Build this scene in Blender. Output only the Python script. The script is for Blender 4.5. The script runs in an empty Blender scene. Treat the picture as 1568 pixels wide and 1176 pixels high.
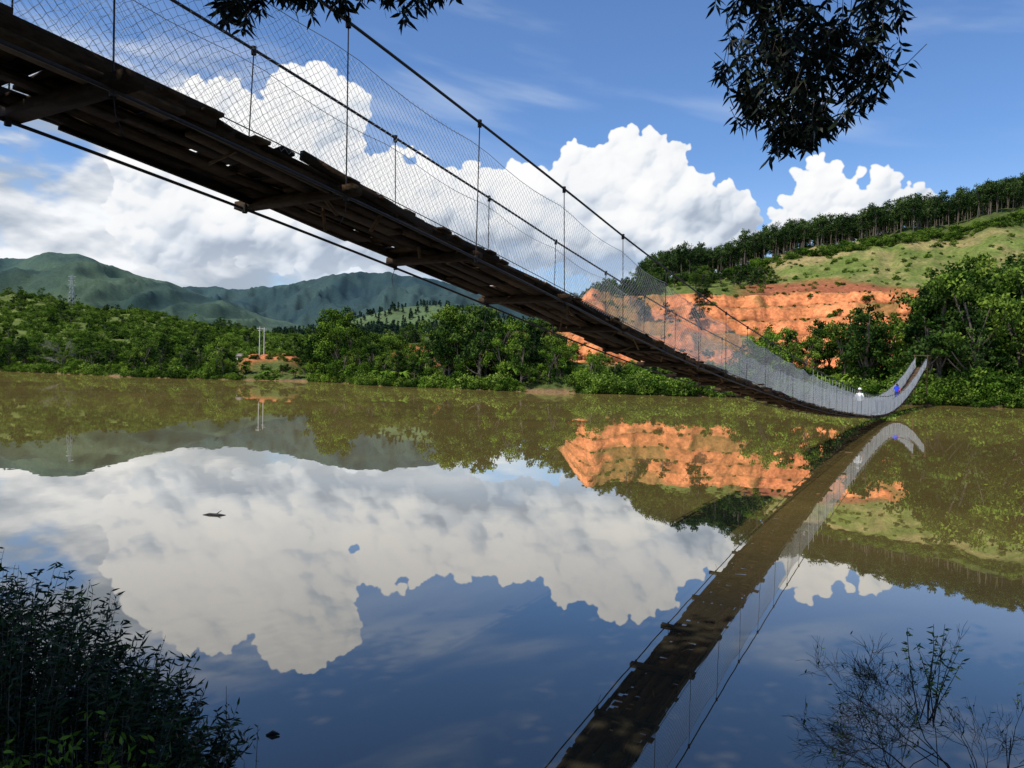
import bpy, math, numpy as np
from mathutils import Vector, Matrix
rng=np.random.default_rng(7)
scene=bpy.context.scene
COL=scene.collection
# ------------------------------------------------------------------ helpers
def mesh_arrays(name,V,F,mats=(),mi=None,tint=None,col=None,smooth=False):
    V=np.asarray(V,dtype=np.float32).reshape(-1,3); F=np.asarray(F,dtype=np.int32)
    m=bpy.data.meshes.new(name); k=F.shape[1]; n=F.shape[0]
    m.vertices.add(len(V)); m.vertices.foreach_set('co',V.ravel())
    m.loops.add(n*k); m.loops.foreach_set('vertex_index',F.ravel())
    m.polygons.add(n); m.polygons.foreach_set('loop_start',np.arange(n,dtype=np.int32)*k)
    for x in mats: m.materials.append(x)
    if mi is not None: m.polygons.foreach_set('material_index',np.asarray(mi,dtype=np.int32))
    if smooth: m.polygons.foreach_set('use_smooth',np.ones(n,dtype=bool))
    if tint is not None:
        a=m.attributes.new('tint','FLOAT','POINT'); a.data.foreach_set('value',np.asarray(tint,dtype=np.float32))
    if col is not None:
        a=m.attributes.new('gcol','FLOAT_COLOR','POINT')
        c=np.ones((len(V),4),dtype=np.float32); c[:,:3]=col; a.data.foreach_set('color',c.ravel())
    m.update(calc_edges=True); m.validate()
    return m
def obj(name,mesh,parent=None,loc=None):
    o=bpy.data.objects.new(name,mesh); COL.objects.link(o)
    if parent: o.parent=parent
    if loc is not None: o.location=loc
    return o
def empty(name,loc=(0,0,0)):
    o=bpy.data.objects.new(name,None); COL.objects.link(o); o.location=loc; o.empty_display_size=.3; return o
class Acc:
    def __init__(s): s.V=[];s.F=[];s.M=[];s.T=[];s.n=0
    def add(s,V,F,mi=0,tint=.5):
        V=np.asarray(V,float).reshape(-1,3); F=np.asarray(F,int)
        s.V.append(V); s.F.append(F+s.n); s.M.append(np.full(len(F),mi)); 
        s.T.append(np.full(len(V),tint) if np.isscalar(tint) else np.asarray(tint)); s.n+=len(V)
    def mesh(s,name,mats,smooth=False):
        return mesh_arrays(name,np.concatenate(s.V),np.concatenate(s.F),mats,np.concatenate(s.M),np.concatenate(s.T),smooth=smooth)
def tube(P,R,sides=6):
    P=np.asarray(P,float); n=len(P); R=np.broadcast_to(np.asarray(R,float),(n,))
    T=np.gradient(P,axis=0); T/=np.linalg.norm(T,axis=1)[:,None]+1e-9
    up=np.where(np.abs(T[:,2:3])>.9,np.array([[1.,0,0]]),np.array([[0,0,1.]]))
    A=np.cross(T,up); A/=np.linalg.norm(A,axis=1)[:,None]; B=np.cross(T,A)
    th=np.arange(sides)*2*np.pi/sides
    V=P[:,None]+R[:,None,None]*(np.cos(th)[None,:,None]*A[:,None]+np.sin(th)[None,:,None]*B[:,None])
    i=np.arange(n-1)[:,None]*sides; j=np.arange(sides)[None]; j2=(j+1)%sides
    F=np.stack([i+j,i+j2,i+sides+j2,i+sides+j],-1).reshape(-1,4)
    return V.reshape(-1,3),F
def prisms(P,Q,r,sides=3):
    P=np.asarray(P,float);Q=np.asarray(Q,float); T=Q-P; T/=np.linalg.norm(T,axis=1)[:,None]+1e-9
    up=np.where(np.abs(T[:,2:3])>.9,np.array([[1.,0,0]]),np.array([[0,0,1.]]))
    A=np.cross(T,up); A/=np.linalg.norm(A,axis=1)[:,None]; B=np.cross(T,A)
    th=np.arange(sides)*2*np.pi/sides; r=np.broadcast_to(np.asarray(r,float),(len(P),))
    off=r[:,None,None]*(np.cos(th)[None,:,None]*A[:,None]+np.sin(th)[None,:,None]*B[:,None])
    V=np.concatenate([P[:,None]+off,Q[:,None]+off],1)
    e=np.arange(len(P))[:,None]*2*sides; j=np.arange(sides)[None]; j2=(j+1)%sides
    F=np.stack([e+j,e+j2,e+sides+j2,e+sides+j],-1).reshape(-1,4)
    return V.reshape(-1,3),F
BOXF=np.array([[0,1,3,2],[4,6,7,5],[0,4,5,1],[2,3,7,6],[0,2,6,4],[1,5,7,3]])
def boxes(C,X,Y,Z):
    C,X,Y,Z=[np.asarray(a,float).reshape(-1,3) for a in (C,X,Y,Z)]
    n=len(C); V=[]
    for sx in (-1,1):
        for sy in (-1,1):
            for sz in (-1,1): V.append(C+sx*X+sy*Y+sz*Z)
    V=np.stack(V,1)
    F=(BOXF[None]+np.arange(n)[:,None,None]*8).reshape(-1,4)
    return V.reshape(-1,3),F
def box(c,s):
    return boxes([c],[[s[0]/2,0,0]],[[0,s[1]/2,0]],[[0,0,s[2]/2]])
def rot(n,r):
    v=r.normal(size=(n,3)); return v/np.linalg.norm(v,axis=1)[:,None]
def cards(P,L,W,r,droop=0.,fold=0.):
    n=len(P); D=rot(n,r); D[:,2]-=droop; D/=np.linalg.norm(D,axis=1)[:,None]
    N=rot(n,r); S=np.cross(D,N); S/=np.linalg.norm(S,axis=1)[:,None]+1e-9
    L=np.broadcast_to(L,(n,))[:,None]; W=np.broadcast_to(W,(n,))[:,None]
    V=np.stack([P,P+D*L*.45+S*W*.5,P+D*L,P+D*L*.45-S*W*.5],1)
    return V.reshape(-1,3),np.arange(n*4).reshape(-1,4)
def _h(ix,iy,s):
    a=np.sin(ix*127.1+iy*311.7+s*74.7)*43758.5453; return a-np.floor(a)
def vnoise(x,y,s=0):
    ix=np.floor(x);iy=np.floor(y);fx=x-ix;fy=y-iy;fx=fx*fx*(3-2*fx);fy=fy*fy*(3-2*fy)
    return (_h(ix,iy,s)*(1-fx)+_h(ix+1,iy,s)*fx)*(1-fy)+(_h(ix,iy+1,s)*(1-fx)+_h(ix+1,iy+1,s)*fx)*fy
def fbm(x,y,o=4,s=0):
    v=0;a=.5;t=0
    for i in range(o): v=v+a*vnoise(x*2**i,y*2**i,s+i*3.1);t+=a;a*=.5
    return v/t
def smooth(a,lo,hi): t=np.clip((a-lo)/(hi-lo),0,1); return t*t*(3-2*t)
# ------------------------------------------------------------------ node helper
def newmat(name):
    m=bpy.data.materials.new(name); m.use_nodes=True; nt=m.node_tree; nt.nodes.clear()
    out=nt.nodes.new('ShaderNodeOutputMaterial'); return m,nt,out
class N:
    def __init__(s,nt): s.nt=nt
    def _set(s,n,i,v):
        if v is None: return
        if isinstance(v,bpy.types.NodeSocket): s.nt.links.new(v,n.inputs[i])
        else: n.inputs[i].default_value=v
    def m(s,op,a,b=None,c=None,clamp=False):
        n=s.nt.nodes.new('ShaderNodeMath'); n.operation=op; n.use_clamp=clamp
        for i,v in enumerate((a,b,c)): s._set(n,i,v)
        return n.outputs[0]
    def v(s,op,a,b=None):
        n=s.nt.nodes.new('ShaderNodeVectorMath'); n.operation=op
        s._set(n,0,a); s._set(n,1,b)
        return n.outputs['Value'] if op in('LENGTH','DOT_PRODUCT') else n.outputs[0]
    def sep(s,a):
        n=s.nt.nodes.new('ShaderNodeSeparateXYZ'); s._set(n,0,a); return n.outputs
    def comb(s,a,b,c=0.):
        n=s.nt.nodes.new('ShaderNodeCombineXYZ'); s._set(n,0,a);s._set(n,1,b);s._set(n,2,c); return n.outputs[0]
    def noise(s,vec,scale,detail=4,rough=.55,dist=0.,color=False):
        n=s.nt.nodes.new('ShaderNodeTexNoise'); s._set(n,'Vector',vec); n.inputs['Scale'].default_value=scale
        n.inputs['Detail'].default_value=detail; n.inputs['Roughness'].default_value=rough; n.inputs['Distortion'].default_value=dist
        return n.outputs['Color' if color else 'Fac']
    def rng(s,a,lo,hi,x=0.,y=1.,smooth=True):
        n=s.nt.nodes.new('ShaderNodeMapRange'); n.interpolation_type='SMOOTHSTEP' if smooth else 'LINEAR'
        s._set(n,0,a)
        for i,v in zip((1,2,3,4),(lo,hi,x,y)): n.inputs[i].default_value=v
        return n.outputs[0]
    def mix(s,f,a,b,mode='MIX'):
        n=s.nt.nodes.new('ShaderNodeMix'); n.data_type='RGBA'; n.blend_type=mode
        s._set(n,0,f); s._set(n,6,a); s._set(n,7,b); return n.outputs[2]
    def attr(s,name,out='Color'):
        n=s.nt.nodes.new('ShaderNodeAttribute'); n.attribute_name=name; return n.outputs[out]
    def coord(s,k='Object'):
        return s.nt.nodes.new('ShaderNodeTexCoord').outputs[k]
    def ramp(s,f,stops,const=False):
        n=s.nt.nodes.new('ShaderNodeValToRGB'); s._set(n,0,f); cr=n.color_ramp
        if const: cr.interpolation='CONSTANT'
        while len(cr.elements)<len(stops): cr.elements.new(.5)
        for e,(p,c) in zip(cr.elements,stops): e.position=p; e.color=(*c,1)
        return n.outputs[0]
def bsdf(nt,out,color,rough=.8,spec=.3,metal=0.,bump=None,bs=.3,bd=.02):
    b=nt.nodes.new('ShaderNodeBsdfPrincipled'); h=N(nt)
    h._set(b,'Base Color',color if isinstance(color,bpy.types.NodeSocket) else (*color,1))
    b.inputs['Roughness'].default_value=rough; b.inputs['Specular IOR Level'].default_value=spec; b.inputs['Metallic'].default_value=metal
    if bump is not None:
        bn=nt.nodes.new('ShaderNodeBump'); bn.inputs['Strength'].default_value=bs; bn.inputs['Distance'].default_value=bd
        nt.links.new(bump,bn.inputs['Height']); nt.links.new(bn.outputs[0],b.inputs['Normal'])
    nt.links.new(b.outputs[0],out.inputs[0]); return b
def simple(name,c,rough=.8,scale=8,var=.35,metal=0.,spec=.3):
    m,nt,out=newmat(name); h=N(nt); n=h.noise(h.coord(),scale,3,.6)
    c0=tuple(x*(1-var) for x in c); c1=tuple(min(1,x*(1+var)) for x in c)
    bsdf(nt,out,h.ramp(n,[(.3,c0),(.7,c1)]),rough,spec,metal); return m
def leafmat(name,dark,mid,light,transl=.14,gloss=False):
    m,nt,out=newmat(name); h=N(nt); t=h.attr('tint','Fac')
    oi=nt.nodes.new('ShaderNodeObjectInfo'); r=oi.outputs['Random']
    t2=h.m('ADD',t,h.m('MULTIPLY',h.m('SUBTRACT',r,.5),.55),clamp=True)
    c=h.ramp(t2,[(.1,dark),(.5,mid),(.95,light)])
    if gloss: b=bsdf(nt,out,c,.5,.25)
    else:
        b=nt.nodes.new('ShaderNodeBsdfDiffuse'); nt.links.new(c,b.inputs[0])
    tr=nt.nodes.new('ShaderNodeBsdfTranslucent'); nt.links.new(c,tr.inputs[0])
    mx=nt.nodes.new('ShaderNodeMixShader'); mx.inputs[0].default_value=transl
    nt.links.new(b.outputs[0],mx.inputs[1]); nt.links.new(tr.outputs[0],mx.inputs[2]); nt.links.new(mx.outputs[0],out.inputs[0])
    return m
bark=simple('bark',(.10,.08,.06),.9,6)
leafA=leafmat('leaf_broad',(.010,.026,.005),(.045,.088,.013),(.15,.215,.03))
leafD=leafmat('leaf_dark',(.006,.016,.005),(.024,.052,.012),(.085,.135,.028))
leafB=leafmat('leaf_bush',(.016,.042,.006),(.076,.145,.015),(.20,.29,.038))
leafS=leafmat('leaf_scrub',(.035,.07,.010),(.105,.17,.024),(.20,.275,.045))
leafR=leafmat('leaf_rubber',(.010,.024,.007),(.036,.066,.018),(.095,.14,.04))
leafN=leafmat('leaf_near',(.006,.012,.004),(.016,.032,.008),(.045,.08,.016),.08,True)
leafW=leafmat('leaf_bank',(.006,.014,.004),(.02,.042,.009),(.09,.15,.03),.12,True)
leafP=leafmat('leaf_pine',(.012,.026,.02),(.025,.05,.032),(.05,.085,.045))
# ------------------------------------------------------------------ camera
cd=bpy.data.cameras.new('camera'); cam=bpy.data.objects.new('camera',cd); COL.objects.link(cam)
cd.sensor_width=36; cd.lens=26.4; cd.clip_end=20000; cd.clip_start=.05
cam.matrix_world=Matrix.Translation((0,0,3))@Matrix.Rotation(math.radians(89.2),4,'X')@Matrix.Rotation(math.radians(1.2),4,'Z')
scene.camera=cam
scene.view_settings.view_transform='Standard'; scene.view_settings.look='None'; scene.view_settings.exposure=0
# ------------------------------------------------------------------ sun + sky
tosun=Vector((-.60,-.50,1.05)).normalized()
sl=bpy.data.lights.new('sun','SUN'); sl.energy=5.0; sl.angle=math.radians(.5); sl.color=(1,.96,.88)
so=bpy.data.objects.new('sun',sl); COL.objects.link(so); so.rotation_euler=tosun.to_track_quat('Z','Y').to_euler(); so.location=(-20,-30,60)
# procedural cloud field computed here, in bearing / elevation coordinates of the sky
A_0,A_1,E_0,E_1=-1.15,1.15,-.02,.74
CW,CH=2300,760
da=(A_1-A_0)/CW
ga=A_0+(np.arange(CW)+.5)*da; ge=E_0+(np.arange(CH)+.5)*(E_1-E_0)/CH
GA,GE=np.meshgrid(ga,ge)
fx_=np.fft.fftfreq(CW)[None];fy_=np.fft.fftfreq(CH)[:,None]
def blur(a,s): 
    return np.real(np.fft.ifft2(np.fft.fft2(a)*np.exp(-2*(np.pi*s)**2*(fx_**2+fy_**2))))
lobes=[(-.403,.345,.068,.040),(-.440,.30,.08,.05),(-.345,.30,.06,.05),(-.277,.355,.062,.052),(-.235,.345,.040,.045),(-.306,.285,.09,.06),(-.240,.265,.05,.05),(-.157,.258,.052,.042),
(-.107,.240,.05,.042),(-.06,.237,.045,.042),(-.129,.180,.17,.06),(.000,.242,.038,.042),(.03,.228,.05,.05),(.078,.274,.028,.038),(.085,.24,.05,.045),(.152,.287,.050,.046),(.185,.268,.048,.05),(.14,.24,.08,.06),(.096,.195,.15,.06),
(.235,.228,.058,.047),(.285,.215,.040,.038),(.30,.18,.03,.05),(.20,.150,.13,.05),(-.427,.25,.12,.06),(-.295,.187,.16,.065),(-.45,.19,.10,.06),(.400,.258,.038,.042),
(.385,.222,.050,.034),(.36,.205,.03,.02),(.470,.252,.055,.034),(.52,.240,.035,.024),(.435,.205,.10,.035),(-1.3,.34,.25,.08),(-1.0,.28,.2,.07),(.98,.20,.16,.05),(1.3,.26,.2,.07)]
rc=np.random.default_rng(41)
Hm=np.full((CH,CW),-1.0)
def splat(a,e,r,z0):
    i0=int((a-r-A_0)/da);i1=int((a+r-A_0)/da)+2;j0=int((e-r-E_0)/da);j1=int((e+r-E_0)/da)+2
    i0=max(i0,0);j0=max(j0,0);i1=min(i1,CW);j1=min(j1,CH)
    if i0>=i1 or j0>=j1:return
    d2=(GA[j0:j1,i0:i1]-a)**2+(GE[j0:j1,i0:i1]-e)**2
    hh=np.where(d2<r*r,z0+np.sqrt(np.maximum(r*r-d2,0)),-1.)
    Hm[j0:j1,i0:i1]=np.maximum(Hm[j0:j1,i0:i1],hh)
for u,v,ru,rv in lobes:
    a0=math.atan(u); c=math.cos(a0); e0=v*c; ra=ru*c*c; re=rv*c; sc=min(ra,re)
    for k in range(int(30+ra*re*17000)):
        th=rc.random()*2*math.pi; q=rc.random()**.5*.88
        x=a0+ra*q*math.cos(th); y=e0+re*q*math.sin(th); rr=sc*(.15+.24*rc.random())*(1.1-.5*q); z0=sc*math.sqrt(max(0,1-q*q))*1.1-rr*.3+sc*.32*rc.normal()
        splat(x,y,rr,z0)
        for _ in range(6):
            t2=rc.random()*2*math.pi; q2=rc.random()**.4*1.02; r3=rr*(.18+.26*rc.random()**1.5)
            x3=x+rr*q2*math.cos(t2);y3=y+rr*q2*math.sin(t2);z3=z0+rr*math.sqrt(max(0,1-q2*q2))-r3*.2
            splat(x3,y3,r3,z3)
            if r3>.0035:
                for _ in range(3):
                    t4=rc.random()*6.283; r4=r3*(.25+.2*rc.random()); q4=rc.random()**.3; splat(x3+r3*q4*math.cos(t4),y3+r3*q4*math.sin(t4),r4,z3+r3*math.sqrt(max(0,1-q4*q4))-r4*.2)
wx=(fbm(GA*75,GE*75,5,3)-.5)*13; wy=(fbm(GA*75+9,GE*75,5,5)-.5)*13
jj,ii=np.meshgrid(np.arange(CH),np.arange(CW),indexing='ij')
Hw=Hm[np.clip((jj+wy).astype(int),0,CH-1),np.clip((ii+wx).astype(int),0,CW-1)]
mask=(Hw>-.5).astype(float); closed=(blur(mask,10.)>.80); Hw=np.where(closed&(mask<.5),0.01,Hw); mask=np.where(closed,1.,mask)
Hf=np.where(mask>0,Hw,0.)
al=blur(mask,1.2); er=fbm(GA*130,GE*130,4,8)
al=smooth(al+ (er-.5)*.5,.28,.85)
sh=0
for s_,wg in((1.2,.26),(3.5,.38),(10.,.50),(22.,.44)):
    mb=np.maximum(blur(mask,s_),.08); hb_=blur(Hf,s_)/mb; gy,gx=np.gradient(hb_,da); nz_=1/np.sqrt(1+gx*gx+gy*gy); sh=sh+wg*((gx*.46)+(-gy*.72)+.50)*nz_
inm=mask>0; mu,sd=sh[inm].mean(),sh[inm].std(); sn_=(sh-mu)/sd
lowf=fbm(GA*12,GE*20,4,9)
tone=.66+.23*sn_+(lowf-.5)*1.2+(smooth(GE,.11,.26)-.6)*.48
edge_b=np.clip(1-blur(mask,9.),0,1); tone=tone+edge_b*.40
tone=np.where(tone>.85,.85+(tone-.85)*.35,tone); tone=np.clip(tone,0.05,1)
c_lo=np.array([.38,.45,.56]); c_md=np.array([.69,.75,.835]); c_hi=np.array([1.,1.,1.])
def tcol(t):
    t=t[...,None]; return np.where(t<.5,c_lo+(c_md-c_lo)*t*2,c_md+(c_hi-c_md)*(t-.5)*2)
ccol=tcol(tone)
al*=(1-.55*(1-smooth(GE+(lowf-.5)*.1,.10,.17)))
def F2(x,y,o,s): return fbm(x+.6*fbm(x*.7+5,y*.7,3,s+50),y+.6*fbm(x*.7,y*.7+8,3,s+60),o,s)
sn=F2(GA*8.,GE*19.,6,30); sn_up=F2(GA*8.-.05,(GE+.010)*19.,6,30)
reg=(1-smooth(GA,-.36,-.16))*(1-smooth(GE,.28,.44))
sa=smooth(sn+.24*reg,.56,.74)*reg
reg2=(1-smooth(GA,-.02,.06))*(1-smooth(GE,.13,.2)); sa=np.maximum(sa,.75*reg2*smooth(fbm(GA*9,GE*40,4,33),.35,.6))
st=np.clip(.55+(sn-sn_up)*3.2+(fbm(GA*6,GE*14,3,35)-.5)*2.2+smooth(GE,.12,.3)*.1,0,1); scol=np.array([.40,.47,.57])*(1-st[...,None])+np.array([.95,.97,1.])*st[...,None]
wi=smooth(F2(GA*3.2+3,GE*14+GA*3.,6,44),.50,.85)*.34*smooth(GE,.2,.35)
wcol=np.array([.80,.88,.97])
def over(c0,a0,c1,a1):
    ao=a1+a0*(1-a1); co=(c1*a1[...,None]+c0*(a0*(1-a1))[...,None])/np.maximum(ao,1e-4)[...,None]; return co,ao
co,ao=over(np.broadcast_to(wcol,ccol.shape),wi,scol,sa); co,ao=over(co,ao,ccol,al)
bord=smooth(GA,A_0,A_0+.08)*(1-smooth(GA,A_1-.08,A_1))*(1-smooth(GE,E_1-.1,E_1-.01)); ao=ao*bord
img=bpy.data.images.new('cloud_field',CW,CH,alpha=True,float_buffer=False); img.colorspace_settings.name='Non-Color'; img.alpha_mode='CHANNEL_PACKED'
px=np.concatenate([np.clip(co,0,1),np.clip(ao,0,1)[...,None]],-1).astype(np.float32); img.pixels.foreach_set(px.ravel()); img.update(); img.pack()
w=bpy.data.worlds.new('World'); scene.world=w; w.use_nodes=True; nt=w.node_tree; nt.nodes.clear(); h=N(nt)
try: w.cycles.sampling_method='MANUAL'; w.cycles.sample_map_resolution=512
except Exception: pass
wo=nt.nodes.new('ShaderNodeOutputWorld'); bg=nt.nodes.new('ShaderNodeBackground'); bg.inputs[1].default_value=.1
nt.links.new(bg.outputs[0],wo.inputs[0])
sky=nt.nodes.new('ShaderNodeTexSky'); sky.sky_type='NISHITA'; sky.sun_disc=False
sky.sun_elevation=math.radians(53); sky.sun_rotation=math.radians(230); sky.air_density=1.0; sky.dust_density=.6; sky.ozone_density=2.0
skyc=h.mix(1.,sky.outputs[0],(.98,1.26,1.62,1),'MULTIPLY')
D=h.coord('Generated'); x,y,z=h.sep(D)
A0=h.m('ARCTAN2',x,y); hyp=h.m('SQRT',h.m('ADD',h.m('MULTIPLY',x,x),h.m('MULTIPLY',y,y)))
E0=h.m('DIVIDE',z,h.m('MAXIMUM',hyp,.02))
it=nt.nodes.new('ShaderNodeTexImage'); it.image=img; it.extension='CLIP'; it.interpolation='Linear'
nt.links.new(h.comb(h.m('DIVIDE',h.m('SUBTRACT',A0,A_0),A_1-A_0),h.m('DIVIDE',h.m('SUBTRACT',E0,E_0),E_1-E_0)),it.inputs[0])
c=h.mix(h.rng(E0,.0,.30,.5,0.),skyc,(6.6,7.9,9.2,1))
c=h.mix(it.outputs[1],c,h.mix(1.,it.outputs[0],(10.,10.,10.,1),'MULTIPLY'))
nt.links.new(c,bg.inputs[0])
# ------------------------------------------------------------------ terrain
US=np.array([-1.3,-.68,-.508,-.4,-.273,-.16,-.05,.06,.12,.23,.405,.535,.68,1.3])
YS=np.array([330,272,192,188,185,146,131,123,121,118,115,99,92,72.])
FAR=[(3000,60),(7000,60)]
PR=[[(0,0),(4,1),(20,3),(60,8),(180,30),(290,52),(430,50),(900,60)]+FAR,
[(0,0),(4,1),(20,3),(60,8),(180,30),(290,52),(430,50),(900,60)]+FAR,
[(0,0),(4,1),(25,3),(110,8),(230,25),(330,38),(500,38),(1000,60)]+FAR,
[(0,0),(4,1),(25,3),(110,7),(230,20),(330,30),(500,30),(1100,60)]+FAR,
[(0,0),(4,1),(25,3),(100,7),(200,14),(300,22),(500,28),(900,50)]+FAR,
[(0,0),(4,1),(25,4),(60,9),(90,11),(200,14),(400,24),(850,60)]+FAR,
[(0,0),(4,1),(20,4),(50,9),(70,11),(200,16),(750,50)]+FAR,
[(0,0),(4,1.5),(15,4),(40,10),(60,14),(110,20),(200,22),(750,50)]+FAR,
[(0,0),(4,1.5),(15,4),(28,6),(60,19),(115,26),(200,26),(800,60)]+FAR,
[(0,0),(4,1.5),(15,4),(28,6),(60,21),(72,25),(117,34),(200,37),(800,60)]+FAR,
[(0,0),(4,1.5),(15,4),(28,6.5),(60,22),(78,28),(120,45),(200,49),(800,60)]+FAR,
[(0,0),(4,1.5),(20,5),(45,9),(68,22),(90,29),(135,51),(210,55),(800,70)]+FAR,
[(0,0),(4,1.5),(20,6),(50,12),(80,25),(143,59),(220,65),(800,80)]+FAR,
[(0,0),(4,1.5),(20,6),(50,15),(80,30),(140,60),(220,75),(800,90)]+FAR]
LA=([-1.3,-.75,-.68,-.65,-.62,-.58,-.56,-.54,-.508,-.48,-.45,-.42,-.40,-.33,-.25,-.1],[300,316,322,326,328,322,308,288,262,248,232,212,196,150,110,60],2000,1100)
LB=([-1.3,-.6,-.5,-.46,-.43,-.39,-.33,-.30,-.28,-.26,-.24,-.22,-.17,-.14,-.12,-.07,0,.1,.3,1.3],[280,300,330,352,374,366,382,392,412,426,446,442,462,446,432,398,330,260,200,200],3350,1500)
LC=([-.40,-.30,-.22,-.16,-.10,-.05,.05,.2],[40,55,76,96,100,88,68,50],950,450)
def shore(u): return np.interp(u,US,YS)+ (fbm(u*22+40,u*0+3,3,5)-.5)*9
def terrace(u,x,y,d):
    dd=d+(fbm(x*.045,y*0+9,4,2)-.5)*13+(x-50)*.05
    return np.clip((dd-26)/32,0,1)*5
def patm(u,d): return smooth(u,-.372,-.345)*(1-smooth(u,-.295,-.275))*smooth(d,6,20)*(1-smooth(d,45,70))
def terr(u,d):
    u=np.asarray(u,float); d=np.asarray(d,float)
    Z=np.stack([np.interp(d,[p[0] for p in pr],[p[1] for p in pr]) for pr in PR],0)
    uc=np.clip(u,US[0],US[-1]-1e-6); j=np.clip(np.searchsorted(US,uc,side='right')-1,0,len(US)-2)
    f=(uc-US[j])/(US[j+1]-US[j]); f=f*f*(3-2*f)
    Zj=np.take_along_axis(Z,j[None],0)[0]; Zk=np.take_along_axis(Z,(j+1)[None],0)[0]
    z=Zj*(1-f)+Zk*f
    y=shore(u)+d; x=u*y
    m=smooth(u,.05,.11)*(1-smooth(u,.58,.64))
    ff=terrace(u,x,y,d); k=np.floor(ff); fr=ff-k; g=(k+np.clip(fr/.50,0,1))/5
    g=np.where(ff>=5,1,g); rr_=smooth(fr,.0,.1)*(1-smooth(fr,.45,.6)); zt=5.0+17.2*g+(fbm(x*.5,y*.3,3,77)-.5)*2.2*rr_+(fbm(x*.06,y*.0+4,2,79)-.5)*2.4
    w_=m*smooth(d,20,24)*(1-smooth(d,59,68))
    z=z*(1-w_)+zt*w_
    z=z+patm(u,d)*2.6
    nz=(fbm(x*.05,y*.05,4,1)-.5)*2.5*smooth(d,2,40)*(1-w_)+(fbm(x*.4,y*.4,2,8)-.5)*.7*smooth(d,1,8)*(1-.6*w_)
    z=z+nz+(fbm(x*.012,y*.012,4,6)-.5)*14*smooth(d,60,400)*(1-smooth(u,.0,.1))
    for (tu,tz,d0,wd) in (LC,LA,LB):
        rise=np.where(d<d0,smooth(d,d0-wd,d0)**1.0,1-.5*smooth(d,d0,d0+wd*1.5))
        rd1=1-np.abs(2*fbm(x*.0034+d0,y*.0020,4,4+d0)-1); rd2=1-np.abs(2*fbm(x*.011+d0,y*.008,3,9+d0)-1)
        crest=np.exp(-((d-d0)/(wd*.25))**2)
        zz=np.interp(u,tu,tz)*rise*(1-(1-rd1)*.80*(1-.95*crest))+(rd2-.6)*d0*.020*(1-.7*crest)+(fbm(x*.02,y*.02,3,6)-.5)*d0*.005
        z=np.where(d>d0-wd,np.maximum(z,zz),z)
    z=np.where(d<0,np.maximum(-2.,d*.25),z)
    return x,y,z
def gz(u,d): return terr(u,d)
dl=np.unique(np.concatenate([[-60,-20,-8,-4,-2,-1,-.4,0,.4,1,1.6,2.4,3.2,4],np.arange(5,24,1.),np.arange(24,68,.36),np.arange(68,150,1.8),np.arange(150,520,6),np.geomspace(520,7000,200)]))
ul=np.tan(np.radians(np.concatenate([np.arange(-52,-38,.6),np.arange(-38,38,.10),np.arange(38,52.1,.6)])))
UU,DD=np.meshgrid(ul,dl); X,Y,Z=terr(UU,DD)
nu,nd=len(ul),len(dl)
i=np.arange(nd-1)[:,None]*nu; j=np.arange(nu-1)[None]
F=np.stack([i+j,i+j+1,i+nu+j+1,i+nu+j],-1).reshape(-1,4)
def C(*a): return np.array(a,float)
n1=fbm(X*.03,Y*.03,4,11)[...,None]; n2=fbm(X*.25,Y*.25,3,12)[...,None]
forest=C(.035,.055,.014); grass=C(.13,.165,.036); dry=C(.30,.23,.095); red=C(.64,.225,.085); redd=C(.29,.10,.045)
col=forest*(1-n2)+grass*n2*.8
rh=(smooth(UU,.30,.36)*smooth(DD,70,80)*(1-smooth(DD,118,128)))[...,None]
gmix=np.clip((n1-.34)*2.6+(n2-.5)*2.0+.22,0,1)
col=col*(1-rh)+(grass*(1-gmix)+dry*gmix)*rh*(.75+.5*fbm(X*.7,Y*.7,2,19)[...,None])
gs=(smooth(UU,.08,.14)*smooth(DD,62,70)*(1-smooth(DD,100,120)))[...,None]*(1-rh)
col=col*(1-gs)+(grass*.8)*gs
rm=(smooth(UU,.045,.08)*(1-smooth(UU,.60,.66))*smooth(DD,19,24)*(1-smooth(DD+(n1[...,0]-.5)*8,62,65)))[...,None]
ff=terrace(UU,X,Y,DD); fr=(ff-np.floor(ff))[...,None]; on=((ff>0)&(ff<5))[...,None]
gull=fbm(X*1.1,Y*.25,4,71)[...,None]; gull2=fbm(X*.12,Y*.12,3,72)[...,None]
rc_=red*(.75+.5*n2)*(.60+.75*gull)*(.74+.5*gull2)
foot=np.exp(-(fr/.10)**2)  # dark band at riser base, ledge shading painted into the soil colour
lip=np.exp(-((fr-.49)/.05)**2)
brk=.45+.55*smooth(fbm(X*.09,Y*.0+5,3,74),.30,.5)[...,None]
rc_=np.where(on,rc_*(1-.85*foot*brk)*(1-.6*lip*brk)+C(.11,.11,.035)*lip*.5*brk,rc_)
tread=smooth(fr,.54,.58)*(1-smooth(fr,.93,.99)); rc_=np.where(on,rc_*(1-.35*tread)+C(.10,.12,.035)*tread*.3,rc_)
veg=smooth(fbm(X*.08,Y*.10,4,75),.63,.70)[...,None]; rc_=rc_*(1-.6*veg)+C(.07,.10,.025)*veg*.6
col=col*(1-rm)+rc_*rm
rd=(smooth(UU,.28,.33)*(1-smooth(UU,.54,.58))*smooth(DD,62,64)*(1-smooth(DD+(n1[...,0]-.5)*22,74,79)))[...,None]
col=col*(1-rd)+(redd*(.7+.6*n2))*rd
orch=(smooth(UU,-.20,-.17)*(1-smooth(UU,.03,.07))*smooth(DD,20,26)*(1-smooth(DD,80,100)))[...,None]
col=col*(1-orch)+red*.6*orch
pat=patm(UU,DD)[...,None]*smooth(n1,.36,.46)
col=col*(1-pat)+red*.75*pat
lh=(smooth(DD,60,120)*(1-smooth(UU,-.25,-.1)))[...,None]
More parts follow.
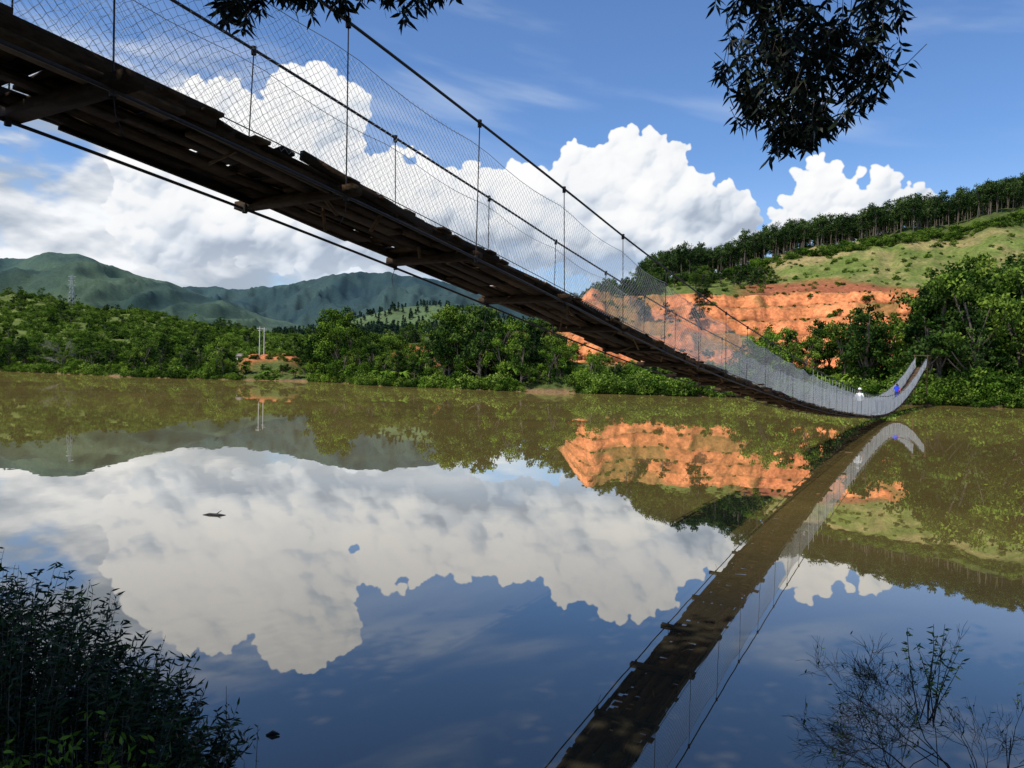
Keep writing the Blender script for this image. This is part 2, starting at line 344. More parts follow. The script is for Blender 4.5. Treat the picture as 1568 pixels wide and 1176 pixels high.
col=col*(1-lh*.85)+(grass*(.5+.9*n1))*lh*.85
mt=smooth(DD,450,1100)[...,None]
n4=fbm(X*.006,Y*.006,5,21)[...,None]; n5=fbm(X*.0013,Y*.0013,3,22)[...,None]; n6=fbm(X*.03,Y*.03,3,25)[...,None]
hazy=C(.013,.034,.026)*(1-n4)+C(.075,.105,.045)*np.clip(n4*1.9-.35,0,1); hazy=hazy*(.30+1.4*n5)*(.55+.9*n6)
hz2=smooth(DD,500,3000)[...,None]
hazy=hazy*(1-hz2*.62)+C(.028,.062,.085)*hz2*.62*(.75+.5*n5)  # distance haze mixed into the mountain base colour
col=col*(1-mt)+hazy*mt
edge=(1-smooth(DD,.6,2.2))[...,None]; col=col*(1-edge)+C(.20,.12,.06)*edge
mg,nt,out=newmat('ground_soil_and_grass'); h=N(nt)
oc=h.coord(); a=h.attr('gcol'); n=h.noise(oc,1.2,4,.65); nn=h.noise(oc,.15,4,.6)
c1=h.mix(1.,a,h.ramp(n,[(.3,(.6,.6,.6)),(.7,(1.3,1.3,1.3))]),'MULTIPLY')
c1=h.mix(1.,c1,h.ramp(nn,[(.3,(.78,.8,.78)),(.7,(1.2,1.15,1.2))]),'MULTIPLY')
bsdf(nt,out,c1,.95,.1,bump=n,bs=.6,bd=.6)
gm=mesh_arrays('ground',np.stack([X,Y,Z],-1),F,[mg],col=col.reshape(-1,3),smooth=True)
obj('ground',gm)
# ------------------------------------------------------------------ water
mw,nt,out=newmat('muddy_water'); h=N(nt); oc=h.coord()
st_=h.v('MULTIPLY',oc,(1.,.7,1.))
w1=h.noise(st_,1.3,2,.5); w2=h.noise(st_,.25,2,.5); bn=nt.nodes.new('ShaderNodeBump'); bn.inputs['Strength'].default_value=.2; bn.inputs['Distance'].default_value=.004
nt.links.new(h.m('ADD',w1,h.m('MULTIPLY',w2,2.)),bn.inputs['Height'])
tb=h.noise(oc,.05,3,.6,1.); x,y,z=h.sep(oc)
silt_and_shade=h.rng(h.m('ADD',h.m('ADD',y,h.m('MULTIPLY',h.m('MAXIMUM',x,0.),.95)),h.m('MULTIPLY',h.m('SUBTRACT',h.noise(oc,.3,3),.5),6.)),11.,27.)
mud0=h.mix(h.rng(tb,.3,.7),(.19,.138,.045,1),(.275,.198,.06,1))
mud=h.mix(silt_and_shade,(.034,.029,.018,1),mud0)  # near mud darkened to paint in bank shade; ochre silt farther out
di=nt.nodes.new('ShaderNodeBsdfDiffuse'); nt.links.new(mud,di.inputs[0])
gl=nt.nodes.new('ShaderNodeBsdfGlossy'); gl.inputs['Color'].default_value=(1.,.975,.93,1); gl.inputs['Roughness'].default_value=.006
nt.links.new(bn.outputs[0],gl.inputs['Normal'])
fr_=nt.nodes.new('ShaderNodeFresnel'); fr_.inputs[0].default_value=1.33
fac=h.m('ADD',.03,h.m('MULTIPLY',h.m('POWER',fr_.outputs[0],.78),1.46),clamp=True); fac=h.m('MINIMUM',fac,.77)
mx=nt.nodes.new('ShaderNodeMixShader'); nt.links.new(fac,mx.inputs[0]); nt.links.new(di.outputs[0],mx.inputs[1]); nt.links.new(gl.outputs[0],mx.inputs[2]); nt.links.new(mx.outputs[0],out.inputs[0])
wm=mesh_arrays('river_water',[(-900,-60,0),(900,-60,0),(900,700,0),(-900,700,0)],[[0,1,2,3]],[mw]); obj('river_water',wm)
bx,by=np.meshgrid(np.linspace(-40,40,161),np.linspace(-45,7,105))
ed=4.0+1.3*smooth(-bx,1.6,3.0)+.5*smooth(bx,2.2,3.2)+(fbm(bx*.5,by*0,3)-.5)*.8-.02*bx*0
dz=ed-by; bz=np.where(dz>0,np.minimum(dz*.42,1.1+dz*.09),dz*.5)+(fbm(bx*1.2,by*1.2,4)-.5)*.3
bz+=3.0*np.exp(-((bx+10.5)**2+(by+7.5)**2)/14.)
i=np.arange(104)[:,None]*161; j=np.arange(160)[None]
bm_=mesh_arrays('river_bank',np.stack([bx,by,bz],-1),np.stack([i+j,i+j+1,i+162+j,i+161+j],-1).reshape(-1,4),[mg],col=np.tile(C(.05,.045,.022),(bx.size,1)),smooth=True); obj('river_bank',bm_)
# ------------------------------------------------------------------ trees
def clumps(acc,centers,rad,per,Lf,Wf,r,mi=1,base=.5,var=.3,squash=.75,droop=.2):
    for c,ra in zip(centers,rad):
        v=r.normal(size=(per,3)); v/=np.linalg.norm(v,axis=1)[:,None]; v*=(r.random(per)**.45)[:,None]*ra; v[:,2]*=squash
        V,Fc=cards(c+v,Lf*(.7+.6*r.random(per)),Wf,r,droop)
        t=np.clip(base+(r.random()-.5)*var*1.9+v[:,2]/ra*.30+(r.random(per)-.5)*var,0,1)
        acc.add(V,Fc,mi,np.repeat(t,4))
def broad(name,H,R,seed,ncl=46,per=70,lf=.42,mat=leafA,trunk=.3,low=.05):
    r=np.random.default_rng(seed); a=Acc()
    bend=r.normal(size=2)*.09*H
    zt=np.linspace(0,H*.75,7); P=np.stack([bend[0]*(zt/H)**2,bend[1]*(zt/H)**2,zt],1)
    a.add(*tube(P,np.linspace(trunk,trunk*.35,7),7),0)
    nl=9; lobes_=[]
    for k in range(nl):
        th=k*2.4+r.random(); rr=R*(.25+.55*r.random()); zz=H*(low+.15+.66*r.random())
        lobes_.append((np.array([math.cos(th)*rr,math.sin(th)*rr,zz]),R*(.28+.26*r.random())))
    lobes_.append((np.array([bend[0],bend[1],H*.84]),R*.38))
    for c_,ra in lobes_:
        s=np.array([bend[0]*.2,bend[1]*.2,max(H*low,c_[2]*.5)]); t=np.linspace(0,1,5)[:,None]
        a.add(*tube(s+(c_-s)*t+np.array([0,0,1])*np.sin(t*3.14)*-.3,np.linspace(trunk*.45,.04,5),5),0)
    C_=[];Rd=[]
    for k in range(ncl):
        c_,ra=lobes_[r.integers(len(lobes_))]; d_=rot(1,r)[0]; d_[2]=d_[2]*.8+.15
        C_.append(c_+d_*ra*(.6+.55*r.random())); Rd.append(R*(.12+.17*r.random()))
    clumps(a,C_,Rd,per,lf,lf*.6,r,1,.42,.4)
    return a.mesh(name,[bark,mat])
def bush(name,H,R,seed,ncl=26,per=60,lf=.3,mat=leafB):
    r=np.random.default_rng(seed); a=Acc()
    C_=[];Rd=[]
    for k in range(ncl):
        th=r.random()*6.28; rr=R*r.random()**.6*.85; zz=H*(.12+.7*r.random()*(1-(rr/R)**2*.6))
        c_=np.array([math.cos(th)*rr,math.sin(th)*rr,zz]); C_.append(c_); Rd.append(R*(.2+.18*r.random()))
        if k%3==0:
            t=np.linspace(0,1,4)[:,None]; a.add(*tube(c_*t,[.05,.04,.03,.015],4),0)
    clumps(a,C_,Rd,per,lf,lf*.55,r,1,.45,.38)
    return a.mesh(name,[bark,mat])
def rubber(name,seed):
    r=np.random.default_rng(seed); a=Acc(); H=10
    P=np.array([[0,0,-.5],[.1*r.normal(),0,2],[.15*r.normal(),.1,4.5],[.2*r.normal(),0,7]]); a.add(*tube(P,[.17,.14,.11,.05],6),0)
    C_=[];Rd=[]
    for k in range(24):
        th=r.random()*6.28; zz=4.2+5.4*r.random(); rr=2.1*r.random()**.5*(1-.5*abs(zz-7)/3)
        c_=np.array([math.cos(th)*rr,math.sin(th)*rr,zz]); C_.append(c_);Rd.append(.55+.5*r.random())
        if k%2==0: a.add(*tube([[0,0,3.6+.3*(zz-4)],[c_[0]*.5,c_[1]*.5,zz-.8],c_],[.06,.04,.02],4),0)
    clumps(a,C_,Rd,48,.42,.26,r,1,.42,.35)
    return a.mesh(name,[bark,leafR])
def conifer(name,seed):
    r=np.random.default_rng(seed); a=Acc(); a.add(*tube([[0,0,0],[0,0,5],[0,0,10]],[.2,.14,.03],5),0)
    C_=[];Rd=[]
    for k in range(30):
        zz=2+7.4*r.random(); rr=(11.5-zz)*.30*r.random(); th=r.random()*6.28
        C_.append(np.array([math.cos(th)*rr,math.sin(th)*rr,zz])); Rd.append(.7+.4*r.random())
    clumps(a,C_,Rd,16,.9,.6,r,1,.4,.4)
    return a.mesh(name,[bark,leafP])
def banana(name,seed):
    r=np.random.default_rng(seed); a=Acc(); a.add(*tube([[0,0,0],[0,0,1.6]],[.16,.10],7),0)
    for k in range(11):
        th=k*2.4; t=np.linspace(0,1,7); L=2.3+.5*r.random(); rad=L*.75*t; zz=1.5+L*(.9*t-.75*t*t*(.6+.8*r.random())); w=.32*np.sin(np.pi*np.clip(t*.95+.05,0,1))**.6+.02
        cx=np.cos(th);sx=np.sin(th); P=np.stack([cx*rad,sx*rad,zz],1); S=np.array([-sx,cx,0])
        V=np.concatenate([P+S*w[:,None]-[0,0,.08],P,P-S*w[:,None]-[0,0,.08]]); F=[]
        for q in range(6):
            F+= [[q,q+1,q+8,q+7],[q+7,q+8,q+15,q+14]]
        a.add(V,F,1,.5)
    return a.mesh(name,[bark,leafB])
T=[broad('tree_a',11,4.6,1),broad('tree_b',11,3.8,2,50,64,.4,leafD),broad('tree_c',11,5.2,3,56,66,.42,leafB),broad('tree_d',11,2.9,4,40,60,.38,leafD,.22,.02),broad('tree_e',11,4.4,6,34,60,.40,leafA,.2,.1)]
B=[bush('bush_a',3,2.2,11),bush('bush_b',3,2.6,12,30,56,.32,leafA),bush('bush_c',3,1.8,13,22,60,.3)]
BS=[bush('scrub_a',3,2.4,14,20,44,.38,leafS),bush('scrub_b',3,2.0,15,20,44,.36,leafS)]
Rb=[rubber('rubber_a',21),rubber('rubber_b',22)]
Cn=conifer('conifer_a',31); Bn=banana('banana_a',32)
def scatter(name,mesh,P,s,r):
    n=len(P)
    if n==0: return
    th=r.random(n)*6.28; s=np.asarray(s)*.5*math.sqrt(2)
    V=np.stack([np.stack([P[:,0]+s*np.cos(th+k*np.pi/2),P[:,1]+s*np.sin(th+k*np.pi/2),P[:,2]],1) for k in range(4)],1)
    m=mesh_arrays(name+'_points',V.reshape(-1,3),np.arange(n*4).reshape(-1,4))
    p=obj(name,m); p.instance_type='FACES'; p.use_instance_faces_scale=True; p.show_instancer_for_render=False; p.show_instancer_for_viewport=False
    obj('plant',mesh,p)
def multi(name,meshes,u,d,s,r,sink=.15):
    x,y,z=gz(u,d); P=np.stack([x,y,z-sink],1); k=r.integers(0,len(meshes),len(u))
    for q in range(len(meshes)):
        scatter(name,meshes[q],P[k==q],np.asarray(s)[k==q],r)
r=np.random.default_rng(5)
TU=[-1.3,-.68,-.50,-.47,-.385,-.372,-.28,-.262,-.24,-.21,-.19,-.17,-.12,-.10,-.03,.0,.03,.06,.09,.12,.30,.32,.39,.41,.52,.53,.56,.62,.75,1.3]
TV=[.045,.040,.030,.042,.042,.008,.008,.07,.092,.086,.055,.030,.030,.082,.098,.065,.082,.06,.045,.022,.022,.072,.066,.10,.095,.05,.15,.175,.17,.17]
def belt(name,n,u0,u1,d0,d1,meshes,lo=.7,hmin=1.5):
    u=u0+(u1-u0)*r.random(n); d=d0+(d1-d0)*r.random(n)**1.2; x,y,z=gz(u,d)
    top=3+np.interp(u,TU,TV)*y*(lo+(1.04-lo)*r.random(n)); ht=top-z; k=ht>hmin
    multi(name,meshes,u[k],d[k],np.clip(ht[k]/11.,.14,1.45),r)
belt('riverside_trees',230,-.80,-.2,3,50,T,.35)
belt('riverside_trees',130,-.2,.09,4,32,T,.3)
belt('riverside_trees',70,.09,.34,3,16,T,.5)
belt('riverside_trees',26,.33,.53,6,16,T,.4)
belt('riverside_trees',190,.555,1.05,4,62,T,.5)
n=900; u=-.82+1.85*r.random(n); d=.2+3.4*r.random(n)**1.3; s=.35+.85*r.random(n)**1.5; s=np.where((u>-.385)&(u<-.27),s*.6,s)
k=~((np.abs(u-.535)<.010)|(vnoise(u*40,u*0,5)<.16)); multi('shoreline_bushes',B+[BS[0]],u[k],d[k],s[k],r,.3)
n=420; u=.55+.5*r.random(n); d=3+60*r.random(n); multi('hillside_bushes',B,u,d,.7+.9*r.random(n),r)
n=150; u=.08+.46*r.random(n); d=3+12*r.random(n); multi('hillside_bushes',B,u,d,.4+.5*r.random(n),r)
n=300; u=-.8+.62*r.random(n); d=3+40*r.random(n); k=~((u>-.375)&(u<-.275)); multi('hillside_bushes',B+BS,u[k],d[k],.4+.8*r.random(k.sum()),r)
n=90; u=-.375+.10*r.random(n); d=8+60*r.random(n); multi('hillside_bushes',B+BS,u,d,.2+.45*r.random(n),r)
n=18; u=-.5+1.05*r.random(n); d=2+6*r.random(n); multi('banana_plants',[Bn],u,d,.8+.5*r.random(n),r)
n=3600; u=.08+.46*r.random(n); d=24+38*r.random(n); y_=shore(u)+d; f_=terrace(u,u*y_,y_,d); q_=f_-np.floor(f_); k=(q_>.46)&(q_<.56)&(f_>0)&(f_<5)&(vnoise(u*60,f_//1*3.,9)>.45)
multi('terrace_shrubs',B,u[k],d[k],.08+.18*r.random(k.sum())**1.5,r,.1)
n=26; u=.08+.46*r.random(n); d=20+38*r.random(n); multi('terrace_shrubs',B,u,d,.25+.4*r.random(n),r)
n=8; u=.15+.11*r.random(n); d=36+20*r.random(n); multi('terrace_trees',[T[1],T[3]],u,d,.3+.25*r.random(n),r)
uu=[];ds=[]
for row in range(10):
    q=np.arange(.17,.95,.0115); q=q+.004*r.normal(size=len(q))
    uu.append(q); ds.append(np.interp(q,[.17,.23,.405,.535,.68,1.0],[100,112,116,131,139,139])+row*5.+r.normal(size=len(q))*.6)
u=np.concatenate(uu); d=np.concatenate(ds); multi('rubber_plantation',Rb,u,d,.75+.4*r.random(len(u)),r)
n=80; u=.05+.15*r.random(n); d=66+50*r.random(n); multi('ridge_trees',T[:2],u,d,.38+.32*r.random(n),r)
n=34; u=.19+.16*r.random(n); d=70+26*r.random(n); multi('ridge_trees',T[:2],u,d,.3+.2*r.random(n),r)
n=420; u=.16+.6*r.random(n); d=68+53*r.random(n); multi('meadow_shrubs',B+BS,u,d,.15+.4*r.random(n)**2,r)
n=300; u=.16+.75*r.random(n); d=np.interp(u,[.17,.23,.405,.535,.68,1.0],[98,108,112,127,135,135])-8*r.random(n); multi('meadow_shrubs',B,u,d,.4+.6*r.random(n),r)
n=3600; u=-.95+.80*r.random(n); d=45+470*r.random(n); k=~((u>-.375)&(u<-.275)&(d<62)); multi('valley_scrub',BS+[B[0],B[1]],u[k],d[k],.7+.9*r.random(k.sum()),r)
n=260; u=-.95+.85*r.random(n); d=80+430*r.random(n); multi('valley_trees',T,u,d,.35+.45*r.random(n),r)
n=1100; u=-.32+.42*r.random(n); d=420+620*r.random(n); multi('pine_wood',[Cn],u,d,.7+.4*r.random(n),r)
a1,b1=np.meshgrid(np.arange(-.20,.06,.0085),np.arange(22,90,3.6)); multi('orchard_bushes',BS+[B[2]],a1.ravel()+.0015*r.normal(size=a1.size),b1.ravel(),.26+.12*r.random(a1.size),r)
for u_,d_,s_,q in [(.47,6,1.2,1),(.442,9,1.0,0),(.505,9,.9,4),(.365,12,.8,3),(.345,14,.6,1),(.60,14,1.45,0),(.66,20,1.5,2),(.575,22,1.2,1),(.72,10,1.3,1),(-.25,8,1.25,1),(-.235,14,1.3,0),(-.215,9,1.05,4),(-.09,10,1.1,1),(-.06,16,1.15,2),(-.035,12,1.15,0),(.03,12,.95,3),(.045,14,.85,1),(-.13,7,.6,4)]:
    x,y,z=gz(np.array([u_]),np.array([float(d_)]))
    o=obj('broadleaf_tree',T[q],loc=(x[0],y[0],z[0]-.2)); o.scale=(s_,)*3; o.rotation_euler=(0,0,u_*40)
def branching(a,p,d,l,rad,depth,r,mi=0,tips=None,spread=.5,kids=3):
    q=p+d*l+r.normal(size=3)*l*.08; mid=(p+q)/2+r.normal(size=3)*l*.06
    a.add(*tube([p,mid,q],[rad,rad*.8,rad*.6],5 if rad>.01 else 3),mi)
    if tips is not None and depth<=1: tips.append((p,q))
    if depth==0: return
    for k in range(kids):
        dd=d+r.normal(size=3)*spread; dd/=np.linalg.norm(dd); f=.35+.65*r.random()
        branching(a,p+(q-p)*f,dd,l*(.6+.25*r.random()),max(rad*.6,.0014),depth-1,r,mi,tips,spread,kids)
grey=simple('dead_wood',(.17,.155,.13),.9,5)
a=Acc(); branching(a,np.zeros(3),np.array([0,0,1.]),4.2,.13,4,np.random.default_rng(3),spread=.42,kids=4)
x,y,z=gz(np.array([-.60]),np.array([5.])); obj('bare_tree',a.mesh('bare_tree',[grey]),loc=(x[0],y[0],z[0]-.2))
# ------------------------------------------------------------------ valley structures
white=simple('white_paint',(.75,.74,.70),.6,4,.1); roofm=simple('roof_sheet',(.20,.15,.13),.6,5); dark=simple('dark_opening',(.02,.02,.02),.5); concrete=simple('concrete',(.55,.54,.50),.85,5,.15); steel=simple('galvanised_steel',(.35,.36,.37),.5,5,.15,.6)
def house(u_,d_,ry,sc):
    x,y,z=gz(np.array([u_]),np.array([float(d_)])); e=empty('farm_house',(x[0],y[0],z[0]-.2)); e.rotation_euler=(0,0,ry); e.scale=(sc,)*3
    def part(nm,VF,mt):
        a=Acc(); [a.add(*vf) for vf in VF]; obj(nm,a.mesh(nm,[mt]),e)
    part('walls',[box((0,0,1.6),(7,5,3.2))],white)
    part('roof',[boxes([[0,-1.6,3.85]],[[4.0,0,0]],[[0,1.75,.75]],[[0,-.03,.06]]),boxes([[0,1.6,3.85]],[[4.0,0,0]],[[0,1.75,-.75]],[[0,.03,.06]])],roofm)
    part('door',[box((-.5,-2.52,1.2),(1,.06,2.1))],dark)
    part('windows',[box((-2.4,-2.52,1.8),(1.1,.06,1.1)),box((2.0,-2.52,1.8),(1.1,.06,1.1))],dark)
house(-.357,66,.2,.62)
for u_,d_ in [(-.337,26),(-.331,40)]:
    x,y,z=gz(np.array([u_]),np.array([float(d_)])); a=Acc(); a.add(*tube([[0,0,0],[0,0,5],[0,0,8.5]],[.15,.12,.09],8)); a.add(*box((0,0,8),(1.5,.10,.10))); a.add(*box((0,0,7.4),(1.0,.10,.10)))
    obj('utility_pole',a.mesh('utility_pole',[concrete]),loc=(x[0],y[0],z[0]-.2))
x,y,z=gz(np.array([-.588]),np.array([300.])); a=Acc()
for sx in(-1,1):
    for sy in(-1,1): a.add(*prisms([[sx*2,sy*2,0]],[[sx*.4,sy*.4,26]],.12,4))
for k in range(8):
    z0=k*3.2;z1=z0+3.2;w0=2-1.6*z0/26;w1=2-1.6*z1/26
    for s in(-1,1):
        a.add(*prisms([[-w0,s*w0,z0],[w0,s*w0,z0],[s*w0,-w0,z0],[s*w0,w0,z0]],[[w1,s*w1,z1],[-w1,s*w1,z1],[s*w1,w1,z1],[s*w1,-w1,z1]],.06,3))
for zz in(19,22,25): a.add(*prisms([[-2.6,0,zz]],[[2.6,0,zz]],.10,4))
obj('transmission_tower',a.mesh('transmission_tower',[steel]),loc=(x[0],y[0],z[0]-3))
# ------------------------------------------------------------------ suspension bridge
TZ=np.array([-10,-4,0,2.8,5,7,9.5,11.3,13.8,16,18.15,20.4,23,25.5,28.6,35,42,52,60,66,72,78,85,95,108]);
ZZ=np.array([5.75,5.3,4.98,4.76,4.53,4.29,3.97,3.72,3.42,3.17,2.95,2.75,2.53,2.31,2.05,1.6,1.2,.68,.42,.33,.40,.68,1.25,2.45,4.75])
tt=np.linspace(-10,108,1181); zz_=np.interp(tt,TZ,ZZ); kk=np.exp(-np.linspace(-2.5,2.5,41)**2); kk/=kk.sum()
zz_=np.convolve(np.pad(zz_,20,mode='reflect',reflect_type='odd'),kk,'valid')
dv=np.array([.509,.861]); nv=np.array([.861,-.509])
def BP(t,side=0.,up=0.):
    t=np.asarray(t,float); off=-5.225+1.35*np.clip((t-55)/53,0,2)**2+.0*t
    p=dv[None]*t[:,None]+nv[None]*(off+side)[:,None]
    return np.column_stack([p,np.interp(t,tt,zz_)+up])
def frame(t):
    p=BP(t); q=BP(t+.05); T_=q-p; T_/=np.linalg.norm(T_,axis=1)[:,None]
    S_=np.column_stack([np.full(len(p),nv[0]),np.full(len(p),nv[1]),np.zeros(len(p))]); U_=np.cross(S_,T_); return p,T_,S_,U_
mwd,nt,out=newmat('weathered_planks'); h=N(nt); oc=h.coord(); n=h.noise(h.v('MULTIPLY',oc,(3.,3.,9.)),3,5,.65); t_=h.attr('tint','Fac')
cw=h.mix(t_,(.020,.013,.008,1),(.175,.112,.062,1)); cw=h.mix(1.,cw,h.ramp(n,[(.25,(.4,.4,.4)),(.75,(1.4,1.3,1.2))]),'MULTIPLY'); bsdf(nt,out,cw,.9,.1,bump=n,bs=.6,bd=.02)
cable=simple('rusty_cable',(.035,.028,.025),.6,30,.3,.2); wire=simple('galvanised_wire',(.42,.43,.43),.5,20,.2,.0,.5)
bridge=empty('suspension_bridge')
r=np.random.default_rng(9)
a=Acc()
t=np.arange(-10,108,.165); n=len(t); p,T_,S_,U_=frame(t)
hl=(.50+.05*r.normal(size=n)+.09*(r.random(n)<.15))[:,None]; sh_=(r.normal(size=n)*.05)[:,None]; keep=r.random(n)>.02
tl=T_+S_*(r.normal(size=n)*.05)[:,None]+U_*(r.normal(size=n)*.05)[:,None]
sl_=S_-T_*(r.normal(size=n)*.06)[:,None]+U_*(r.normal(size=n)*.03)[:,None]
V,F=boxes((p+U_*(.125+r.normal(size=n)*.010)[:,None]+S_*sh_)[keep],(sl_*hl)[keep],(tl*.076)[keep],(U_*.014)[keep]); a.add(V,F,0,np.repeat(r.random(keep.sum())*np.interp(t[keep],[0,25,50],[.45,.9,1.4]),8))  # plank tint grows paler along the span, painting sunlight on the far deck
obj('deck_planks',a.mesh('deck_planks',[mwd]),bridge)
a=Acc()
for s in(-.46,-.24,0.,.24,.46):
    t=np.arange(-10,106.5,1.05)+r.random()*.5; n=len(t); p,T_,S_,U_=frame(t+.6)
    k=r.random(n)>.14
    V,F=boxes((p+S_*(s+r.normal(size=n)*.045)[:,None]+U_*(.080+r.normal(size=n)*.016)[:,None])[k],((T_+S_*(r.normal(size=n)*.035)[:,None]+U_*(r.normal(size=n)*.012)[:,None])*(.62+.25*r.random(n))[:,None])[k],(S_*(.060+.055*r.random(n))[:,None])[k],(U_*.016)[k]); a.add(V,F,0,np.repeat(r.random(k.sum())*.4,8))
for s in(-.53,.53):
    t=np.arange(-10,106,1.3); n=len(t); p,T_,S_,U_=frame(t+1.0)
    V,F=boxes(p+S_*(s+r.normal(size=n)*.03)[:,None]+U_*(.095+r.normal(size=n)*.018)[:,None],(T_+U_*(r.normal(size=n)*.025)[:,None])*(.65+.3*r.random(n))[:,None],S_*.022,U_*(.035+.035*r.random(n))[:,None]); a.add(V,F,0,np.repeat(r.random(n)*.35,8))
n=70; t=3+60*r.random(n); p,T_,S_,U_=frame(t)
D_=T_*r.normal(size=n)[:,None]*.6+S_*r.normal(size=n)[:,None]*.5-U_*.35; D_/=np.linalg.norm(D_,axis=1)[:,None]; Wd=np.cross(D_,U_)
V,F=boxes(p+S_*((r.random(n)-.5)*.9)[:,None]+U_*.02,D_*(.10+.12*r.random(n))[:,None],Wd*.02,np.cross(D_,Wd)*.008); a.add(V,F,0,np.repeat(.4+.6*r.random(n),8))
obj('stringers',a.mesh('stringers',[mwd]),bridge)
tc=np.arange(2.8-2.1*6,107.5,2.1)
a=Acc(); n=len(tc); p,T_,S_,U_=frame(tc)
V,F=boxes(p+U_*.018+S_*(r.normal(size=n)*.04)[:,None],(S_+T_*(r.normal(size=n)*.03)[:,None])*(.71+.05*r.normal(size=n))[:,None],T_*(.05+.025*r.random(n))[:,None],U_*(.035+.01*r.random(n))[:,None]); a.add(V,F,0,np.repeat(r.random(n)*.3,8))
obj('crossbeams',a.mesh('crossbeams',[mwd]),bridge)
a=Acc(); tq=np.linspace(-10,109,600)
for s in(-.63,.63): a.add(*tube(BP(tq,s,-.035),.014,6))
for s in(-.60,.60): a.add(*tube(BP(tq,s,1.49),.015,6))
for s in(-.57,.57): a.add(*tube(BP(tq,s,.16),.005,4))
obj('cables',a.mesh('cables',[cable]),bridge)
a=Acc()
for s in(-1,1):
    th=tc; b=BP(th,s*.62,-.04); q=BP(th,s*.60,1.49); b[:,:2]+=dv*(r.normal(size=(len(th),1))*.05); a.add(*prisms(b,q,.0065,5))
    for k in range(len(th)):
        c0=q[k]; a.add(*prisms([c0-[0,0,.05]],[c0+[0,0,.03]],.026,6)); a.add(*prisms([b[k]-[0,0,.03]],[b[k]+[0,0,.05]],.024,6))
        if r.random()<.5:
            a.add(*tube([b[k],b[k]+[r.normal()*.03,r.normal()*.03,-.12],b[k]+[r.normal()*.05,0,-.2-.1*r.random()]],.004,3))
obj('hangers',a.mesh('hangers',[cable]),bridge)
a=Acc()
def net(s,hgt,t0,t1,ax,rw):
    nt_=int((t1-t0)/ax); nr=int(round(hgt/(ax*1.0))); I,J=np.meshgrid(np.arange(nt_),np.arange(nr+1)); 
    ok=((I+J)%2==0); I=I[ok];J=J[ok]
    def pos(I,J):
        t=t0+I*ax; f=J/nr; hh=hgt*(1-.06*np.sin(np.pi*((t-2.8)%2.1)/2.1)); bul=.03*np.sin(f*np.pi)*(1+.7*np.sin(t*1.7+s))
        tw=t+.05*np.sin(f*5+t*.9)+.006*np.sin(I*12.9898+J*78.233); P=BP(tw,0.,.12); P[:,:2]+=nv[None]*(s*(.56+.04*f+bul))[:,None]; P[:,2]+=f*hh+.004*np.sin(I*39.9+J*17.2)+.03*f*np.sin(t*2.3); return P
    Ps=[];Qs=[]
    for dj in(1,-1):
        k=(J+dj>=0)&(J+dj<=nr); Ps.append(pos(I[k],J[k])); Qs.append(pos(I[k]+1,J[k]+dj))
    a.add(*prisms(np.concatenate(Ps),np.concatenate(Qs),rw,3))
    t=np.linspace(t0,t1,max(20,int((t1-t0)/.35))); f=hgt*(1-.06*np.sin(np.pi*((t-2.8)%2.1)/2.1)); P=BP(t,s*.60,.12); P[:,2]+=f; a.add(*tube(P,.004,4))
for s,hg in((1,1.12),(-1,1.25)):
    net(s,hg,-10,14,.040,.0015); net(s,hg,14,30,.046,.0023); net(s,hg,30,55,.07,.0038); net(s,hg,55,108,.10,.0085)
obj('wire_mesh_sides',a.mesh('wire_mesh',[wire]),bridge)
a=Acc(); tp=np.arange(30,107,1.05)
for s in(-1,1): a.add(*prisms(BP(tp,s*.585,.10),BP(tp,s*.605,1.44),.007,4))
obj('side_stays',a.mesh('side_stays',[wire]),bridge)
a=Acc()
for te in(-9.8,108.):
    for s in(-.72,.72):
        b=BP(np.array([te]),s,0)[0]; a.add(*prisms([b-[0,0,3.2]],[b+[0,0,1.7]],.08,8))
    b0=BP(np.array([te]),-.9,1.6)[0]; b1=BP(np.array([te]),.9,1.6)[0]; a.add(*prisms([b0],[b1],.06,8))
obj('end_posts',a.mesh('end_posts',[mwd]),bridge)
a=Acc()
for te,dr in((108.,1),(-9.8,-1)):
    for s in(-.60,.60):
        p0=BP(np.array([te]),s,1.49)[0]; p1=BP(np.array([te+dr*9]),s,-1.2)[0]; a.add(*tube([p0,p1],.015,6))
obj('anchor_cables',a.mesh('anchor_cables',[cable]),bridge)
